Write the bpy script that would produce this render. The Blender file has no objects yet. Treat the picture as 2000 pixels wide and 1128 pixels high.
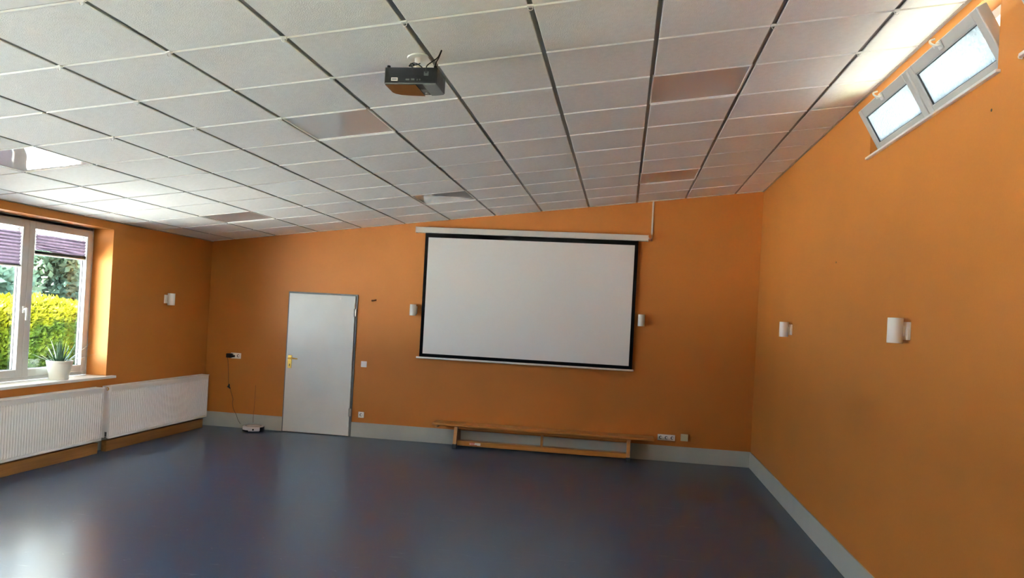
import bpy, bmesh, math, random
from mathutils import Vector, Matrix
from math import sin, cos, tan, pi, radians
S = bpy.context.scene
COL = S.collection
random.seed(7)

# ------------------------------------------------------------------ camera, light, exposure
F_PX = 1453.2
YAW, PITCH, ROLL, CAM_H = -0.1403, 0.0059, 0.0533, 1.7619
cd = bpy.data.cameras.new('camera')
cam = bpy.data.objects.new('camera', cd); COL.objects.link(cam)
_f = Vector((sin(YAW) * cos(PITCH), cos(YAW) * cos(PITCH), sin(PITCH)))
_r = Vector((cos(YAW), -sin(YAW), 0)); _u = _r.cross(_f)
_r2 = _r * cos(ROLL) + _u * sin(ROLL); _u2 = -_r * sin(ROLL) + _u * cos(ROLL)
m = Matrix.Identity(4)
for i in range(3):
    m[i][0] = _r2[i]; m[i][1] = _u2[i]; m[i][2] = -_f[i]
m[2][3] = CAM_H
cam.matrix_world = m
cd.sensor_fit = 'HORIZONTAL'; cd.sensor_width = 36.0; cd.lens = F_PX / 2000 * 36
cd.shift_x = -11.4 / 2000; cd.shift_y = 46.0 / 2000
cd.clip_start = 0.05; cd.clip_end = 300
S.camera = cam

W = bpy.data.worlds.new('sky'); S.world = W; W.use_nodes = True
bg = W.node_tree.nodes['Background']
bg.inputs[0].default_value = (0.58, 0.79, 1.0, 1); bg.inputs[1].default_value = 7.0

sd = bpy.data.lights.new('sun', 'SUN'); sd.energy = 190.0; sd.angle = 0.01; sd.color = (1.0, 0.97, 0.92)
sun = bpy.data.objects.new('sun', sd); COL.objects.link(sun)
sun.rotation_euler = Vector((0.36, 0.26, -0.895)).to_track_quat('-Z', 'Y').to_euler()

S.view_settings.view_transform = 'Standard'; S.view_settings.look = 'None'
S.view_settings.gamma = 1.0; S.view_settings.use_curve_mapping = False
S.view_settings.exposure = 1.68
S.cycles.use_denoising = True
S.cycles.max_bounces = 14; S.cycles.diffuse_bounces = 8; S.cycles.glossy_bounces = 4
S.cycles.transparent_max_bounces = 16; S.cycles.transmission_bounces = 6
S.cycles.sample_clamp_indirect = 8.0
S.cycles.caustics_reflective = False

# ------------------------------------------------------------------ room numbers (metres)
SL = 0.1228; TS = tan(SL); Z0 = 3.3185           # ceiling plane z = Z0 + x*TS
U0, V0, P = -5.5203, 3.5207, 0.625               # ceiling grid
D, L, R, REAR = 9.842, -5.812, 1.7014, -2.6      # back, left, right, rear wall planes
cz = lambda x: Z0 + x * TS

# ------------------------------------------------------------------ helpers
def tag(o, label=None, cat=None, group=None, kind=None):
    if label: o['label'] = label
    if cat: o['category'] = cat
    if group: o['group'] = group
    if kind: o['kind'] = kind
    return o

def empty(name, loc=(0, 0, 0), label=None, cat=None, group=None, kind=None, rot=None):
    o = bpy.data.objects.new(name, None); o.empty_display_size = 0.05
    COL.objects.link(o); o.location = loc
    if rot: o.rotation_euler = rot
    return tag(o, label, cat, group, kind)

class MB:
    """collects shapes in one bmesh; build() links them as ONE mesh object"""
    def __init__(s): s.bm = bmesh.new()
    def box(s, lo, hi, bev=0.0, seg=2, mi=0):
        lo = Vector(lo); hi = Vector(hi)
        c = (lo + hi) / 2; d = hi - lo
        r = bmesh.ops.create_cube(s.bm, size=1.0, matrix=Matrix.Translation(c) @ Matrix.Diagonal((abs(d.x), abs(d.y), abs(d.z), 1)))
        vs = r['verts']
        if bev > 0:
            es = list({e for v in vs for e in v.link_edges})
            g = bmesh.ops.bevel(s.bm, geom=es, offset=bev, segments=seg, affect='EDGES', profile=0.5)
            for f in g['faces']: f.material_index = mi
        for f in {f for v in vs if v.is_valid for f in v.link_faces}: f.material_index = mi
        return s
    def poly(s, pts, faces, mi=0):
        vs = [s.bm.verts.new(p) for p in pts]
        for f in faces:
            try:
                q = s.bm.faces.new([vs[i] for i in f]); q.material_index = mi
            except ValueError: pass
        return vs
    def prism(s, outline, axis, a, b, mi=0):
        """outline: 2-D points; extruded along axis from a to b"""
        n = len(outline)
        def mk(p, t):
            if axis == 'x': return (t, p[0], p[1])
            if axis == 'y': return (p[0], t, p[1])
            return (p[0], p[1], t)
        pts = [mk(p, a) for p in outline] + [mk(p, b) for p in outline]
        fs = [tuple(range(n))[::-1], tuple(range(n, 2 * n))] + [(i, (i + 1) % n, n + (i + 1) % n, n + i) for i in range(n)]
        s.poly(pts, fs, mi)
        return s
    def lathe(s, prof, c=(0, 0, 0), seg=32, axis='z', mi=0, cap=True):
        rings = []
        for r, h in prof:
            ring = []
            for k in range(seg):
                a = 2 * pi * k / seg
                p = (r * cos(a), r * sin(a), h)
                if axis == 'x': p = (h, p[0], p[1])
                if axis == 'y': p = (p[0], h, p[1])
                ring.append(s.bm.verts.new((c[0] + p[0], c[1] + p[1], c[2] + p[2])))
            rings.append(ring)
        for a, b in zip(rings[:-1], rings[1:]):
            for k in range(seg):
                f = s.bm.faces.new((a[k], a[(k + 1) % seg], b[(k + 1) % seg], b[k])); f.material_index = mi; f.smooth = True
        if cap:
            for ring in (rings[0], rings[-1]):
                f = s.bm.faces.new(ring); f.material_index = mi
        return s
    def tube(s, pts, r, seg=8, mi=0):
        pts = [Vector(p) for p in pts]
        rings = []; n = len(pts)
        up = Vector((0.31, 0.17, 0.93)).normalized()
        for i, p in enumerate(pts):
            t = (pts[min(i + 1, n - 1)] - pts[max(i - 1, 0)]).normalized()
            if abs(t.dot(up)) > 0.97: up = Vector((0.9, 0.3, 0.1)).normalized()
            a = t.cross(up).normalized(); b = t.cross(a).normalized()
            rr = r[i] if isinstance(r, (list, tuple)) else r
            rings.append([s.bm.verts.new(p + (a * cos(2 * pi * k / seg) + b * sin(2 * pi * k / seg)) * rr) for k in range(seg)])
        for a, b in zip(rings[:-1], rings[1:]):
            for k in range(seg):
                f = s.bm.faces.new((a[k], a[(k + 1) % seg], b[(k + 1) % seg], b[k])); f.smooth = True; f.material_index = mi
        for ring in (rings[0], rings[-1]):
            f = s.bm.faces.new(ring); f.material_index = mi
        return s
    def mesh(s, name, mats):
        bmesh.ops.recalc_face_normals(s.bm, faces=s.bm.faces[:])
        me = bpy.data.meshes.new(name); s.bm.to_mesh(me); s.bm.free()
        for mt in (mats if isinstance(mats, (list, tuple)) else [mats]): me.materials.append(mt)
        return me
    def build(s, name, mats, parent=None, loc=None):
        o = bpy.data.objects.new(name, s.mesh(name, mats)); COL.objects.link(o)
        if parent: o.parent = parent
        if loc: o.location = loc
        return o

def link(name, me, parent=None, loc=(0, 0, 0), rot=(0, 0, 0)):
    o = bpy.data.objects.new(name, me); COL.objects.link(o)
    o.parent = parent; o.location = loc; o.rotation_euler = rot
    return o

def smooth_path(pts, n=6):
    """Catmull-Rom through the points"""
    pts = [Vector(p) for p in pts]; q = [pts[0]] + pts + [pts[-1]]; out = []
    for i in range(1, len(q) - 2):
        for k in range(n):
            t = k / n
            out.append(0.5 * ((2 * q[i]) + (q[i + 1] - q[i - 1]) * t + (2 * q[i - 1] - 5 * q[i] + 4 * q[i + 1] - q[i + 2]) * t * t
                              + (-q[i - 1] + 3 * q[i] - 3 * q[i + 1] + q[i + 2]) * t ** 3))
    return out + [pts[-1]]

# ------------------------------------------------------------------ materials
def mat(name, col, rough=0.6, metal=0.0, var=0.0, vscale=3.0, bump=0.0, bscale=60.0, coat=0.0, spec=0.5, coords='Object'):
    mt = bpy.data.materials.new(name); mt.use_nodes = True
    nt = mt.node_tree; b = nt.nodes['Principled BSDF']
    b.inputs['Base Color'].default_value = (*col, 1); b.inputs['Roughness'].default_value = rough
    b.inputs['Metallic'].default_value = metal; b.inputs['Coat Weight'].default_value = coat
    b.inputs['Coat Roughness'].default_value = 0.05; b.inputs['Specular IOR Level'].default_value = spec
    if var or bump:
        tc = nt.nodes.new('ShaderNodeTexCoord')
    if var:
        nz = nt.nodes.new('ShaderNodeTexNoise'); nz.inputs['Scale'].default_value = vscale; nz.inputs['Detail'].default_value = 5
        nt.links.new(tc.outputs[coords], nz.inputs['Vector'])
        rp = nt.nodes.new('ShaderNodeValToRGB')
        rp.color_ramp.elements[0].position = 0.3; rp.color_ramp.elements[1].position = 0.7
        rp.color_ramp.elements[0].color = (*[c * (1 - var) for c in col], 1)
        rp.color_ramp.elements[1].color = (*[min(1, c * (1 + var)) for c in col], 1)
        nt.links.new(nz.outputs['Fac'], rp.inputs[0]); nt.links.new(rp.outputs[0], b.inputs['Base Color'])
    if bump:
        n2 = nt.nodes.new('ShaderNodeTexNoise'); n2.inputs['Scale'].default_value = bscale; n2.inputs['Detail'].default_value = 3
        nt.links.new(tc.outputs[coords], n2.inputs['Vector'])
        bp = nt.nodes.new('ShaderNodeBump'); bp.inputs['Strength'].default_value = bump; bp.inputs['Distance'].default_value = 0.01
        nt.links.new(n2.outputs['Fac'], bp.inputs['Height']); nt.links.new(bp.outputs[0], b.inputs['Normal'])
    return mt

def wall_paint():
    col = (0.405, 0.145, 0.024)
    mt = mat('orange_wall_paint', col, 0.55, spec=0.3, var=0.05, vscale=1.3, bump=0.06, bscale=90)
    nt = mt.node_tree; b = nt.nodes['Principled BSDF']
    ramp = [n for n in nt.nodes if n.type == 'VALTORGB'][0]
    tc = [n for n in nt.nodes if n.type == 'TEX_COORD'][0]
    # sparse chips where the paint has come off
    vo = nt.nodes.new('ShaderNodeTexVoronoi'); vo.inputs['Scale'].default_value = 3.3
    nt.links.new(tc.outputs['Object'], vo.inputs['Vector'])
    nz = nt.nodes.new('ShaderNodeTexNoise'); nz.inputs['Scale'].default_value = 40
    nt.links.new(tc.outputs['Object'], nz.inputs['Vector'])
    a = nt.nodes.new('ShaderNodeMath'); a.operation = 'MULTIPLY_ADD'; a.inputs[1].default_value = 0.12; a.inputs[2].default_value = -0.035
    nt.links.new(nz.outputs['Fac'], a.inputs[0])
    lt = nt.nodes.new('ShaderNodeMath'); lt.operation = 'LESS_THAN'
    nt.links.new(vo.outputs['Distance'], lt.inputs[0]); nt.links.new(a.outputs[0], lt.inputs[1])
    sp = nt.nodes.new('ShaderNodeSeparateColor'); nt.links.new(vo.outputs['Color'], sp.inputs[0])
    gt = nt.nodes.new('ShaderNodeMath'); gt.operation = 'GREATER_THAN'; gt.inputs[1].default_value = 0.86
    nt.links.new(sp.outputs[0], gt.inputs[0])
    mu = nt.nodes.new('ShaderNodeMath'); mu.operation = 'MULTIPLY'
    nt.links.new(lt.outputs[0], mu.inputs[0]); nt.links.new(gt.outputs[0], mu.inputs[1])
    m2 = nt.nodes.new('ShaderNodeMath'); m2.operation = 'MULTIPLY'; m2.inputs[1].default_value = 0.35
    nt.links.new(mu.outputs[0], m2.inputs[0])
    mx = nt.nodes.new('ShaderNodeMix'); mx.data_type = 'RGBA'
    nt.links.new(m2.outputs[0], mx.inputs['Factor']); nt.links.new(ramp.outputs[0], mx.inputs['A'])
    mx.inputs['B'].default_value = (0.62, 0.42, 0.22, 1)
    nt.links.new(mx.outputs['Result'], b.inputs['Base Color'])
    return mt

def floor_vinyl():
    mt = mat('grey_blue_vinyl', (0.022, 0.046, 0.100), 0.276, var=0.02, vscale=60.0, spec=0.5)
    nt = mt.node_tree; b = nt.nodes['Principled BSDF']
    ramp = [n for n in nt.nodes if n.type == 'VALTORGB'][0]
    tc = [n for n in nt.nodes if n.type == 'TEX_COORD'][0]
    # scratches: thin level lines of a stretched noise, only here and there
    facs = []
    for ang, sc, seed in ((0.35, 1.0, 3.1), (-0.9, 1.3, 8.4), (1.4, 0.9, 15.2)):
        mp = nt.nodes.new('ShaderNodeMapping'); mp.inputs['Rotation'].default_value = (0, 0, ang)
        mp.inputs['Scale'].default_value = (1.3 * sc, 9 * sc, 1); mp.inputs['Location'].default_value = (seed, seed * 2, 0)
        nt.links.new(tc.outputs['Object'], mp.inputs['Vector'])
        nz = nt.nodes.new('ShaderNodeTexNoise'); nz.inputs['Scale'].default_value = 1.0; nz.inputs['Detail'].default_value = 1
        nt.links.new(mp.outputs[0], nz.inputs['Vector'])
        s1 = nt.nodes.new('ShaderNodeMath'); s1.operation = 'SUBTRACT'; s1.inputs[1].default_value = 0.5
        nt.links.new(nz.outputs['Fac'], s1.inputs[0])
        s2 = nt.nodes.new('ShaderNodeMath'); s2.operation = 'ABSOLUTE'; nt.links.new(s1.outputs[0], s2.inputs[0])
        s3 = nt.nodes.new('ShaderNodeMath'); s3.operation = 'LESS_THAN'; s3.inputs[1].default_value = 0.0022
        nt.links.new(s2.outputs[0], s3.inputs[0])
        mk = nt.nodes.new('ShaderNodeTexNoise'); mk.inputs['Scale'].default_value = 1.6; mk.inputs['Detail'].default_value = 2
        nt.links.new(mp.outputs[0], mk.inputs['Vector'])
        m1 = nt.nodes.new('ShaderNodeMapRange'); m1.inputs['From Min'].default_value = 0.56; m1.inputs['From Max'].default_value = 0.66
        nt.links.new(mk.outputs['Fac'], m1.inputs['Value'])
        mu = nt.nodes.new('ShaderNodeMath'); mu.operation = 'MULTIPLY'
        nt.links.new(s3.outputs[0], mu.inputs[0]); nt.links.new(m1.outputs[0], mu.inputs[1]); facs.append(mu)
    a1 = nt.nodes.new('ShaderNodeMath'); a1.operation = 'MAXIMUM'
    nt.links.new(facs[0].outputs[0], a1.inputs[0]); nt.links.new(facs[1].outputs[0], a1.inputs[1])
    a2 = nt.nodes.new('ShaderNodeMath'); a2.operation = 'MAXIMUM'
    nt.links.new(a1.outputs[0], a2.inputs[0]); nt.links.new(facs[2].outputs[0], a2.inputs[1])
    a3 = nt.nodes.new('ShaderNodeMath'); a3.operation = 'MULTIPLY'; a3.inputs[1].default_value = 0.16
    nt.links.new(a2.outputs[0], a3.inputs[0])
    mx = nt.nodes.new('ShaderNodeMix'); mx.data_type = 'RGBA'
    nt.links.new(a3.outputs[0], mx.inputs['Factor']); nt.links.new(ramp.outputs[0], mx.inputs['A'])
    mx.inputs['B'].default_value = (0.45, 0.48, 0.52, 1)
    nt.links.new(mx.outputs['Result'], b.inputs['Base Color'])
    return mt

def wood(name, c1, c2, axis, rough=0.4, knots=True):
    mt = mat(name, c1, rough); nt = mt.node_tree; b = nt.nodes['Principled BSDF']
    tc = nt.nodes.new('ShaderNodeTexCoord'); mp = nt.nodes.new('ShaderNodeMapping')
    sc = {'x': (1.2, 22, 22), 'y': (22, 1.2, 22), 'z': (22, 22, 1.2)}[axis]
    mp.inputs['Scale'].default_value = sc
    nt.links.new(tc.outputs['Object'], mp.inputs['Vector'])
    nz = nt.nodes.new('ShaderNodeTexNoise'); nz.inputs['Scale'].default_value = 1.0; nz.inputs['Detail'].default_value = 6; nz.inputs['Distortion'].default_value = 0.6
    nt.links.new(mp.outputs[0], nz.inputs['Vector'])
    rp = nt.nodes.new('ShaderNodeValToRGB'); rp.color_ramp.elements[0].position = 0.32; rp.color_ramp.elements[1].position = 0.68
    rp.color_ramp.elements[0].color = (*c1, 1); rp.color_ramp.elements[1].color = (*c2, 1)
    nt.links.new(nz.outputs['Fac'], rp.inputs[0])
    out = rp.outputs[0]
    if knots:
        vo = nt.nodes.new('ShaderNodeTexVoronoi'); vo.inputs['Scale'].default_value = 2.2
        nt.links.new(tc.outputs['Object'], vo.inputs['Vector'])
        mr = nt.nodes.new('ShaderNodeMapRange'); mr.inputs['From Min'].default_value = 0.03; mr.inputs['From Max'].default_value = 0.09
        mr.inputs['To Min'].default_value = 0.75; mr.inputs['To Max'].default_value = 0.0
        nt.links.new(vo.outputs['Distance'], mr.inputs['Value'])
        mx = nt.nodes.new('ShaderNodeMix'); mx.data_type = 'RGBA'; mx.inputs['B'].default_value = (*[c * 0.35 for c in c1], 1)
        nt.links.new(mr.outputs[0], mx.inputs['Factor']); nt.links.new(out, mx.inputs['A']); out = mx.outputs['Result']
    nt.links.new(out, b.inputs['Base Color'])
    bp = nt.nodes.new('ShaderNodeBump'); bp.inputs['Strength'].default_value = 0.08; bp.inputs['Distance'].default_value = 0.005
    nt.links.new(nz.outputs['Fac'], bp.inputs['Height']); nt.links.new(bp.outputs[0], b.inputs['Normal'])
    return mt

def clear_glass():
    mt = bpy.data.materials.new('clear_window_glass'); mt.use_nodes = True; nt = mt.node_tree
    for n in list(nt.nodes): nt.nodes.remove(n)
    o = nt.nodes.new('ShaderNodeOutputMaterial'); t = nt.nodes.new('ShaderNodeBsdfTransparent'); g = nt.nodes.new('ShaderNodeBsdfGlossy')
    t.inputs[0].default_value = (0.93, 0.96, 0.95, 1); g.inputs['Roughness'].default_value = 0.01
    lw = nt.nodes.new('ShaderNodeLayerWeight'); lw.inputs[0].default_value = 0.5
    pw = nt.nodes.new('ShaderNodeMath'); pw.operation = 'POWER'; pw.inputs[1].default_value = 5.0
    nt.links.new(lw.outputs['Facing'], pw.inputs[0])
    fr = nt.nodes.new('ShaderNodeMath'); fr.operation = 'MULTIPLY_ADD'; fr.inputs[1].default_value = 0.9; fr.inputs[2].default_value = 0.04
    nt.links.new(pw.outputs[0], fr.inputs[0])
    mx = nt.nodes.new('ShaderNodeMixShader')
    nt.links.new(fr.outputs[0], mx.inputs[0]); nt.links.new(t.outputs[0], mx.inputs[1]); nt.links.new(g.outputs[0], mx.inputs[2]); nt.links.new(mx.outputs[0], o.inputs[0])
    return mt

def frosted_glass():
    mt = bpy.data.materials.new('hammered_frosted_glass'); mt.use_nodes = True; nt = mt.node_tree
    for n in list(nt.nodes): nt.nodes.remove(n)
    o = nt.nodes.new('ShaderNodeOutputMaterial'); t = nt.nodes.new('ShaderNodeBsdfTranslucent'); g = nt.nodes.new('ShaderNodeBsdfGlossy')
    t.inputs[0].default_value = (0.21, 0.235, 0.25, 1); g.inputs['Roughness'].default_value = 0.25
    tr = nt.nodes.new('ShaderNodeBsdfRefraction'); tr.inputs['Roughness'].default_value = 0.35; tr.inputs['IOR'].default_value = 1.05
    tr.inputs[0].default_value = (0.62, 0.67, 0.71, 1)
    tc = nt.nodes.new('ShaderNodeTexCoord'); vo = nt.nodes.new('ShaderNodeTexVoronoi'); vo.inputs['Scale'].default_value = 70
    vo.feature = 'SMOOTH_F1'
    nt.links.new(tc.outputs['Object'], vo.inputs['Vector'])
    bp = nt.nodes.new('ShaderNodeBump'); bp.inputs['Strength'].default_value = 0.8; bp.inputs['Distance'].default_value = 0.01
    nt.links.new(vo.outputs['Distance'], bp.inputs['Height'])
    for q in (t, g, tr): nt.links.new(bp.outputs[0], q.inputs['Normal'])
    m1 = nt.nodes.new('ShaderNodeMixShader'); m1.inputs[0].default_value = 0.30
    nt.links.new(t.outputs[0], m1.inputs[1]); nt.links.new(tr.outputs[0], m1.inputs[2])
    mx = nt.nodes.new('ShaderNodeMixShader'); mx.inputs[0].default_value = 0.06
    nt.links.new(m1.outputs[0], mx.inputs[1]); nt.links.new(g.outputs[0], mx.inputs[2]); nt.links.new(mx.outputs[0], o.inputs[0])
    return mt

def leafy(name, cols, scale, trans=0.45):
    mt = bpy.data.materials.new(name); mt.use_nodes = True; nt = mt.node_tree
    b = nt.nodes['Principled BSDF']; b.inputs['Roughness'].default_value = 0.7; b.inputs['Specular IOR Level'].default_value = 0.08
    o = [n for n in nt.nodes if n.type == 'OUTPUT_MATERIAL'][0]
    tc = nt.nodes.new('ShaderNodeTexCoord'); nz = nt.nodes.new('ShaderNodeTexNoise'); nz.inputs['Scale'].default_value = scale; nz.inputs['Detail'].default_value = 6
    nt.links.new(tc.outputs['Object'], nz.inputs['Vector'])
    rp = nt.nodes.new('ShaderNodeValToRGB')
    els = rp.color_ramp.elements
    els[0].position = 0.3; els[1].position = 0.72
    els[0].color = (*cols[0], 1); els[1].color = (*cols[-1], 1)
    for i, c in enumerate(cols[1:-1]):
        e = els.new(0.3 + 0.42 * (i + 1) / (len(cols) - 1)); e.color = (*c, 1)
    nt.links.new(nz.outputs['Fac'], rp.inputs[0]); nt.links.new(rp.outputs[0], b.inputs['Base Color'])
    t = nt.nodes.new('ShaderNodeBsdfTranslucent'); nt.links.new(rp.outputs[0], t.inputs[0])
    mx = nt.nodes.new('ShaderNodeMixShader'); mx.inputs[0].default_value = trans
    nt.links.new(b.outputs[0], mx.inputs[1]); nt.links.new(t.outputs[0], mx.inputs[2]); nt.links.new(mx.outputs[0], o.inputs[0])
    return mt

def blind_fabric():
    mt = leafy('purple_pleated_fabric', [(0.085, 0.066, 0.098), (0.115, 0.088, 0.128)], 20, 0.25)
    return mt

def acrylic():
    mt = mat('glossy_lamp_acrylic', (0.62, 0.60, 0.59), 0.03, spec=0.7, coat=0.4)
    nt = mt.node_tree; b = nt.nodes['Principled BSDF']
    tc = nt.nodes.new('ShaderNodeTexCoord'); nz = nt.nodes.new('ShaderNodeTexNoise'); nz.inputs['Scale'].default_value = 1.7; nz.inputs['Detail'].default_value = 0
    nt.links.new(tc.outputs['Object'], nz.inputs['Vector'])
    bp = nt.nodes.new('ShaderNodeBump'); bp.inputs['Strength'].default_value = 0.35; bp.inputs['Distance'].default_value = 0.03
    nt.links.new(nz.outputs['Fac'], bp.inputs['Height'])
    nt.links.new(bp.outputs[0], b.inputs['Normal']); nt.links.new(bp.outputs[0], b.inputs['Coat Normal'])
    return mt

def hedge_leaf():
    mt = leafy('thuja_green', [(0.008, 0.017, 0.002), (0.020, 0.036, 0.003), (0.045, 0.057, 0.002)], 2.2)
    nt = mt.node_tree; rp = [n for n in nt.nodes if n.type == 'VALTORGB'][0]; tc = [n for n in nt.nodes if n.type == 'TEX_COORD'][0]
    nz = [n for n in nt.nodes if n.type == 'TEX_NOISE'][0]
    # sunlight on the clipped top, painted in as yellow by height
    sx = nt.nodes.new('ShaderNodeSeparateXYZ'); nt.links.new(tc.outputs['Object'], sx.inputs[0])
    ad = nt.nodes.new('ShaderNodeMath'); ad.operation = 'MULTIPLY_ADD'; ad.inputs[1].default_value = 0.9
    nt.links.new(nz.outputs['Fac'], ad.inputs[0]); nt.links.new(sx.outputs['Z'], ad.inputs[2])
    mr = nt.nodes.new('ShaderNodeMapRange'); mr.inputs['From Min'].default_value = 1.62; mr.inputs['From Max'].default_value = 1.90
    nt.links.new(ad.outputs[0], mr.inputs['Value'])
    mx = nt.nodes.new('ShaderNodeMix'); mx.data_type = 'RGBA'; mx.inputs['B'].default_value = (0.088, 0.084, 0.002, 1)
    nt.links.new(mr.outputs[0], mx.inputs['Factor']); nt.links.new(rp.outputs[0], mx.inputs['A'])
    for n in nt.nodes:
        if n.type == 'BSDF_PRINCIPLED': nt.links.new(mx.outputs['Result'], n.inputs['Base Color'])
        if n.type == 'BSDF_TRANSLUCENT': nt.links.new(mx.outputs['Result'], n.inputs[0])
    return mt

M = dict(
    wall=wall_paint(), floor=floor_vinyl(), acrylic=acrylic(),
    plaster=mat('white_outside_plaster', (0.80, 0.80, 0.78), 0.8, bump=0.2, bscale=120),
    tile=mat('white_mineral_tile', (0.88, 0.87, 0.845), 0.75, var=0.03, vscale=25, bump=0.35, bscale=160),
    runner=mat('grey_ceiling_runner', (0.33, 0.325, 0.315), 0.5, metal=0.2),
    tee=mat('white_ceiling_tee', (0.86, 0.85, 0.82), 0.4),
    backing=mat('ceiling_backing_board', (0.30, 0.29, 0.28), 0.9),
    base=mat('grey_baseboard', (0.42, 0.43, 0.395), 0.38, var=0.05, vscale=4),
    upvc=mat('white_window_plastic', (0.52, 0.51, 0.49), 0.35),
    upvc_dark=mat('rubber_gasket', (0.03, 0.03, 0.035), 0.6),
    sill=mat('white_sill_board', (0.80, 0.80, 0.79), 0.3, var=0.02, vscale=6),
    glass=clear_glass(), frost=frosted_glass(),
    rad=mat('cream_white_radiator_enamel', (0.90, 0.875, 0.84), 0.35),
    rad_dark=mat('radiator_inside', (0.10, 0.095, 0.09), 0.8),
    beam=wood('stained_pine_beam', (0.17, 0.070, 0.017), (0.25, 0.112, 0.030), 'y', 0.5),
    bench=wood('varnished_bench_wood', (0.36, 0.142, 0.028), (0.48, 0.21, 0.050), 'x', 0.32, knots=False),
    benchleg=wood('varnished_bench_leg_wood', (0.33, 0.145, 0.04), (0.44, 0.21, 0.065), 'z', 0.35, knots=False),
    rubber=mat('dark_rubber', (0.035, 0.035, 0.037), 0.6),
    door=mat('grey_white_door_laminate', (0.72, 0.725, 0.695), 0.285, var=0.04, vscale=2.5, bump=0.02, bscale=6),
    doorframe=mat('slate_grey_door_frame', (0.13, 0.14, 0.15), 0.45),
    brass=mat('worn_brass', (0.66, 0.40, 0.09), 0.3, metal=0.9),
    steel=mat('grey_steel', (0.45, 0.45, 0.44), 0.35, metal=0.8),
    white=mat('white_plastic', (0.80, 0.79, 0.76), 0.35),
    beige=mat('yellowed_plastic', (0.55, 0.47, 0.30), 0.45),
    hole=mat('socket_hole', (0.05, 0.05, 0.05), 0.7),
    black=mat('black_plastic', (0.0045, 0.005, 0.006), 0.45, spec=0.3),
    gloss=mat('glossy_black_case', (0.016, 0.012, 0.010), 0.10, coat=1.0, spec=0.9),
    grey=mat('dark_grey_plastic', (0.14, 0.15, 0.145), 0.5, bump=0.2, bscale=300),
    lens=mat('projector_lens_ring', (0.5, 0.48, 0.45), 0.25, metal=0.6),
    screen=mat('matte_white_screen_cloth', (0.82, 0.815, 0.79), 0.75, var=0.01, vscale=1.0),
    screen_black=mat('black_screen_border', (0.004, 0.004, 0.0045), 0.8, spec=0.1),
    alu=mat('off_white_screen_housing', (0.74, 0.73, 0.68), 0.35),
    sconce=mat('white_lamp_enamel', (0.80, 0.78, 0.74), 0.4),
    lampglass=mat('frosted_lamp_cover', (0.72, 0.72, 0.70), 0.5),
    pot=mat('cream_glazed_pot', (0.80, 0.78, 0.68), 0.22, var=0.02, vscale=8),
    soil=mat('dark_soil', (0.03, 0.02, 0.013), 0.95, bump=0.6, bscale=90),
    aloe=mat('blue_green_leaf', (0.028, 0.075, 0.035), 0.5, var=0.35, vscale=14),
    aloe2=mat('grey_green_leaf', (0.15, 0.19, 0.17), 0.45, var=0.25, vscale=14),
    vac=mat('pinkish_white_plastic', (0.74, 0.66, 0.66), 0.3),
    red=mat('red_print', (0.55, 0.05, 0.04), 0.5),
    paper=mat('white_sticker', (0.72, 0.66, 0.60), 0.5),
    cord=mat('dark_brown_cord', (0.045, 0.028, 0.018), 0.6),
    cord2=mat('brown_thin_cord', (0.15, 0.05, 0.012), 0.6),
    blind=blind_fabric(),
    blinddark=mat('dark_blind_rail', (0.03, 0.035, 0.03), 0.6),
    grass=mat('garden_lawn', (0.06, 0.065, 0.035), 0.9, var=0.3, vscale=2, bump=0.5, bscale=30),
    paving=mat('pale_terrace_paving', (0.55, 0.55, 0.53), 0.8, var=0.1, vscale=2),
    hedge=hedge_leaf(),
    twig=mat('brown_hedge_core', (0.03, 0.02, 0.012), 0.9, var=0.3, vscale=8),
    tree=leafy('tree_leaf_green', [(0.065, 0.115, 0.085), (0.13, 0.18, 0.13), (0.22, 0.25, 0.15)], 0.8),
    bark=mat('grey_bark', (0.10, 0.08, 0.06), 0.9, bump=0.5, bscale=20),
    roof=mat('roof_board', (0.25, 0.24, 0.23), 0.9),
)

# ------------------------------------------------------------------ structure
def struct(name, mb, mats, parent=None):
    o = mb.build(name, mats, parent)
    if parent is None: o['kind'] = 'structure'
    return o

struct('floor', MB().box((L - 0.45, REAR - 0.3, -0.12), (R + 0.4, D + 0.3, 0)), M['floor'])

def side_wall(name, x0, x1, zmax, holes, material):
    """wall between planes x0 and x1 with rectangular openings (y0, y1, z0, z1)"""
    ys = sorted({REAR - 0.3, D + 0.3, *[h[0] for h in holes], *[h[1] for h in holes]})
    zs = sorted({-0.12, zmax, *[h[2] for h in holes], *[h[3] for h in holes]})
    def solid(i, j):
        if i < 0 or j < 0 or i >= len(ys) - 1 or j >= len(zs) - 1: return False
        yc = (ys[i] + ys[i + 1]) / 2; zc = (zs[j] + zs[j + 1]) / 2
        return not any(h[0] < yc < h[1] and h[2] < zc < h[3] for h in holes)
    mb = MB()
    for i in range(len(ys) - 1):
        for j in range(len(zs) - 1):
            if not solid(i, j): continue
            a, b, c, d = ys[i], ys[i + 1], zs[j], zs[j + 1]
            for x in (x0, x1): mb.poly([(x, a, c), (x, b, c), (x, b, d), (x, a, d)], [(0, 1, 2, 3)])
            if not solid(i - 1, j): mb.poly([(x0, a, c), (x1, a, c), (x1, a, d), (x0, a, d)], [(0, 1, 2, 3)])
            if not solid(i + 1, j): mb.poly([(x0, b, c), (x1, b, c), (x1, b, d), (x0, b, d)], [(0, 1, 2, 3)])
            if not solid(i, j - 1): mb.poly([(x0, a, c), (x1, a, c), (x1, b, c), (x0, b, c)], [(0, 1, 2, 3)])
            if not solid(i, j + 1): mb.poly([(x0, a, d), (x1, a, d), (x1, b, d), (x0, b, d)], [(0, 1, 2, 3)])
    bmesh.ops.remove_doubles(mb.bm, verts=mb.bm.verts[:], dist=1e-5)
    return struct(name, mb, material)

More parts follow.
